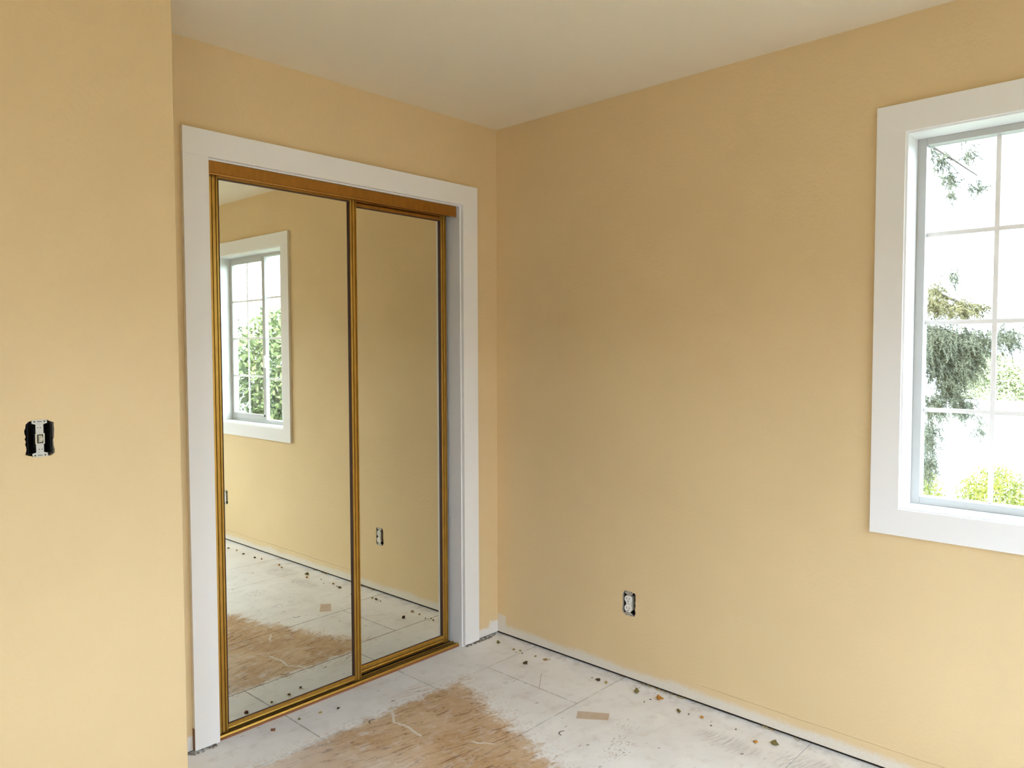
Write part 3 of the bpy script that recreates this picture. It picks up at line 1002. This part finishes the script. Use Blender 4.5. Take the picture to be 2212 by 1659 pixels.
GZ = -2.6
HB = 2.35  # eave height of the added houses, set to cut low sky light
gM = Mat('dry_grass_ground', (0.13, 0.14, 0.10), 0.9)
gx, gy, gz = gM.pos()
gM.color(gM.mix(gM.noise(gM.vec(gx, gy, 0.0), 0.6, 3.0).step(0.35, 0.65), (0.15, 0.16, 0.11), (0.10, 0.11, 0.08)))
tag(box('ground', (-30, -60, GZ - 0.3), (70, 60, GZ), gM.m), 'grassy ground outside the window', 'ground', kind='structure')

# drooping conifer close to the window
t1 = tag(empty('conifer_tree', (5.8, 0.95, GZ)), 'drooping grey-green conifer close outside the window', 'tree')
limb('trunk', [(5.8, 0.95, GZ), (5.82, 0.93, -0.5), (5.78, 0.95, 1.6), (5.85, 0.9, 3.6), (5.9, 0.92, 5.2)], 0.22, 0.07, m_bark, t1, 10)
limb('branch', [(5.8, 0.95, 1.75), (5.9, 0.3, 1.72), (5.95, -0.35, 1.62), (6.0, -0.95, 1.42)], 0.05, 0.012, m_bark, t1)
limb('branch', [(5.8, 0.95, 2.15), (5.95, 0.3, 2.15), (6.0, -0.3, 2.02), (6.0, -0.75, 1.80)], 0.04, 0.010, m_bark, t1)
limb('branch', [(5.8, 0.93, 3.6), (5.95, 0.3, 3.75), (6.0, -0.3, 3.5), (6.0, -0.75, 3.1)], 0.03, 0.006, m_bark, t1)
limb('branch', [(5.8, 0.95, 0.9), (5.9, 0.3, 0.85), (5.95, -0.3, 0.65)], 0.04, 0.010, m_bark, t1)
NB = 900
dark = [((6.0, -0.42, 1.52), (0.25, 0.22, 0.17), 2600), ((6.0, -0.66, 1.46), (0.22, 0.17, 0.16), 2000), ((6.05, -0.45, 1.25), (0.22, 0.2, 0.18), 2200), ((6.0, -0.70, 1.28), (0.2, 0.14, 0.15), 1300),
        ((6.0, -0.55, 1.02), (0.15, 0.12, 0.14), 1000), ((6.0, -0.42, 0.86), (0.2, 0.14, 0.10), 700), ((6.0, -0.66, 0.86), (0.15, 0.12, 0.08), 500), ((6.0, -0.85, 1.50), (0.15, 0.14, 0.12), 600),
        ((6.0, -1.02, 1.52), (0.14, 0.14, 0.12), 700), ((5.95, -0.38, 0.52), (0.2, 0.09, 0.22), 700), ((5.95, -0.36, 0.22), (0.2, 0.10, 0.16), 500), ((5.9, 0.25, 1.3), (0.4, 0.5, 0.8), 3000), ((5.9, 0.7, 2.6), (0.6, 0.6, 1.3), 2500),
        ((6.0, -0.82, 0.62), (0.1, 0.06, 0.12), 120)]
sprays('needles', [(a_, b_, int(n_ * 6.0)) for a_, b_, n_ in dark], 0.15, 0.042, 0.0030, 0.85, m_needle, t1)
cream = [((6.0, -0.38, 1.86), (0.2, 0.14, 0.12), 900), ((6.0, -0.62, 1.80), (0.2, 0.18, 0.09), 1000), ((6.0, -0.40, 2.02), (0.18, 0.10, 0.10), 350), ((6.0, -0.80, 1.82), (0.12, 0.10, 0.06), 220)]
sprays('seed_sprays', [(a_, b_, int(n_ * 6.5)) for a_, b_, n_ in cream], 0.14, 0.040, 0.0028, 0.45, m_cone, t1)
sprig = [((6.0, -0.42, 3.30), (0.12, 0.09, 0.13), 230), ((6.0, -0.50, 3.12), (0.12, 0.09, 0.10), 230), ((6.0, -0.66, 3.32), (0.1, 0.07, 0.11), 170), ((6.0, -0.74, 3.00), (0.1, 0.09, 0.07), 130),
         ((6.0, -0.52, 2.93), (0.08, 0.05, 0.08), 90), ((6.0, -0.34, 3.42), (0.1, 0.06, 0.1), 120), ((6.0, -0.55, 2.10), (0.1, 0.05, 0.12), 130)]
sprays('upper_sprays', [(a_, b_, int(n_ * 9.0)) for a_, b_, n_ in sprig], 0.10, 0.032, 0.0035, 0.5, m_needle, t1)

# sunlit shrubs below the window
for i, (cx, cyy, zt_, rx, lab) in enumerate([(7.3, 0.20, 0.04, 0.41, 'yellow-green shrub under the conifer'), (7.35, -0.73, 0.06, 0.41, 'sunlit yellow-green shrub right of the conifer'),
                                             (7.4, -1.64, 0.10, 0.41, 'bright shrub partly hidden by the window frame')]):
    s = tag(empty('garden_shrub', (cx, cyy, GZ)), lab, 'shrub', 'shrubs outside the window')
    limb('stem', [(cx, cyy, GZ), (cx + 0.05, cyy, -1.6), (cx, cyy + 0.05, zt_ - 0.5)], 0.05, 0.015, m_bark, s)
    blades('foliage', [((cx, cyy, zt_ - 0.45), (rx, rx, 0.45), 7000), ((cx, cyy, zt_ - 1.5), (rx * 0.9, rx * 0.9, 0.9), 2000)], 0.055, 0.007, 0.0, m_bush, s, True)

# softer trees further off, straight ahead
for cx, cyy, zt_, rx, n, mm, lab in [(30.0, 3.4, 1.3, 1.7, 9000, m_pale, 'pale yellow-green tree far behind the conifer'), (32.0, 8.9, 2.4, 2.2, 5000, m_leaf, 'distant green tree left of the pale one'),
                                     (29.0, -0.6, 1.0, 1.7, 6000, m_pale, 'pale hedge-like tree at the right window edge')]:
    s = tag(empty('distant_tree', (cx, cyy, GZ)), lab, 'tree', 'distant trees')
    limb('trunk', [(cx, cyy, GZ), (cx, cyy, zt_ - 1.0)], 0.07, 0.05, m_bark, s)
    blades('crown', [((cx, cyy + 0.5, zt_ - 0.7), (rx * 0.7, rx * 0.7, 0.7), n), ((cx, cyy - 0.8, zt_ - 1.0), (rx * 0.6, rx * 0.6, 0.7), n // 2), ((cx, cyy, zt_ - 1.9), (rx, rx, 0.9), n)], 0.11, 0.028, 0.0, mm, s, True)
# low white building, washed out by daylight
m_white = Mat('white_stucco', (0.80, 0.80, 0.78), 0.8).m
hb = tag(empty('white_outbuilding', (20.0, 3.0, GZ)), 'low white building beyond the shrubs, washed out by daylight', 'building')
box('walls', (18.0, -3.0, GZ), (22.0, 9.0, -0.15), m_white, hb)
box('flat_roof', (17.8, -3.2, -0.15), (22.2, 9.2, -0.05), m_white, hb)

# trees seen through the window in the mirror
for cx, cyy, zt_, rx, n, mm, lab in [(2.9, -10.2, 1.9, 0.9, 5200, m_leaf2, 'grey-green tree seen in the mirror, leftmost'), (4.75, -9.7, 2.2, 0.85, 5600, m_leaf, 'green tree seen in the mirror beside the window latch'),
                                     (6.6, -9.1, 2.4, 0.85, 4600, m_leaf, 'leafy tree at the right in the mirrored window'), (5.0, -14.6, 2.5, 1.8, 4600, m_leaf2, 'tall hazy tree furthest back in the mirrored window'),
                                     (9.2, -13.2, 2.7, 1.8, 4200, m_leaf2, 'broad hazy tree behind the mirrored leafy tree')]:
    s = tag(empty('garden_tree', (cx, cyy, GZ)), lab, 'tree', 'garden trees behind the house')
    limb('trunk', [(cx, cyy, GZ), (cx + 0.06, cyy, GZ + 1.5), (cx, cyy + 0.05, zt_ - 1.0)], 0.12, 0.05, m_bark, s)
    blades('crown', [((cx, cyy, zt_ - 1.1), (rx, rx, 1.1), n), ((cx + 0.1, cyy, zt_ - 2.3), (rx * 0.9, rx * 0.9, 1.0), n // 2)], 0.13, 0.03, 0.1, mm, s, True)
for cx, cyy, zt_, lab in [(2.1, -6.6, 0.30, 'low bright shrub in the mirrored window'), (3.5, -6.3, 0.36, 'low yellow-green shrub in the mirrored window')]:
    s = tag(empty('garden_shrub', (cx, cyy, GZ)), lab, 'shrub', 'shrubs outside the window')
    limb('stem', [(cx, cyy, GZ), (cx + 0.05, cyy, zt_ - 0.6)], 0.05, 0.02, m_bark, s)
    blades('foliage', [((cx, cyy, zt_ - 0.6), (0.6, 0.6, 0.6), 3200), ((cx, cyy, zt_ - 1.6), (0.55, 0.55, 0.9), 1400)], 0.09, 0.018, 0.0, m_bush, s, True)

# unseen houses added behind the room to block low sky light
m_added_siding = Mat('added_house_beige_siding', (0.22, 0.20, 0.17), 0.85).m
m_added_roof = Mat('added_house_grey_roof', (0.10, 0.095, 0.09), 0.9).m


def house(x0, x1, y0, y1, z_eave, ridge, along, label):
    o = tag(empty('added_house', ((x0 + x1) / 2, (y0 + y1) / 2, GZ)), label, 'house', 'added unseen houses')
    box('walls', (x0, y0, GZ), (x1, y1, z_eave), m_added_siding, o)
    off = o.location
    e = 0.35
    if along == 'x':
        prism('roof', [(y0 - e - off.y, z_eave - GZ), (y1 + e - off.y, z_eave - GZ), ((y0 + y1) / 2 - off.y, ridge - GZ)], 'x', x0 - e - off.x, x1 + e - off.x, m_added_roof, o)
    else:
        prism('roof', [(x0 - e - off.x, z_eave - GZ), (x1 + e - off.x, z_eave - GZ), ((x0 + x1) / 2 - off.x, ridge - GZ)], 'y', y0 - e - off.y, y1 + e - off.y, m_added_roof, o)
    return o


house(-9.0, 0.6, -14.0, -8.2, HB, HB + 0.8, 'x', 'unseen beige house added behind the back wall to block low sky')
house(-14.0, -8.2, -7.0, 3.0, HB, HB + 0.8, 'y', 'unseen beige house added beyond the far left wall to block low sky')
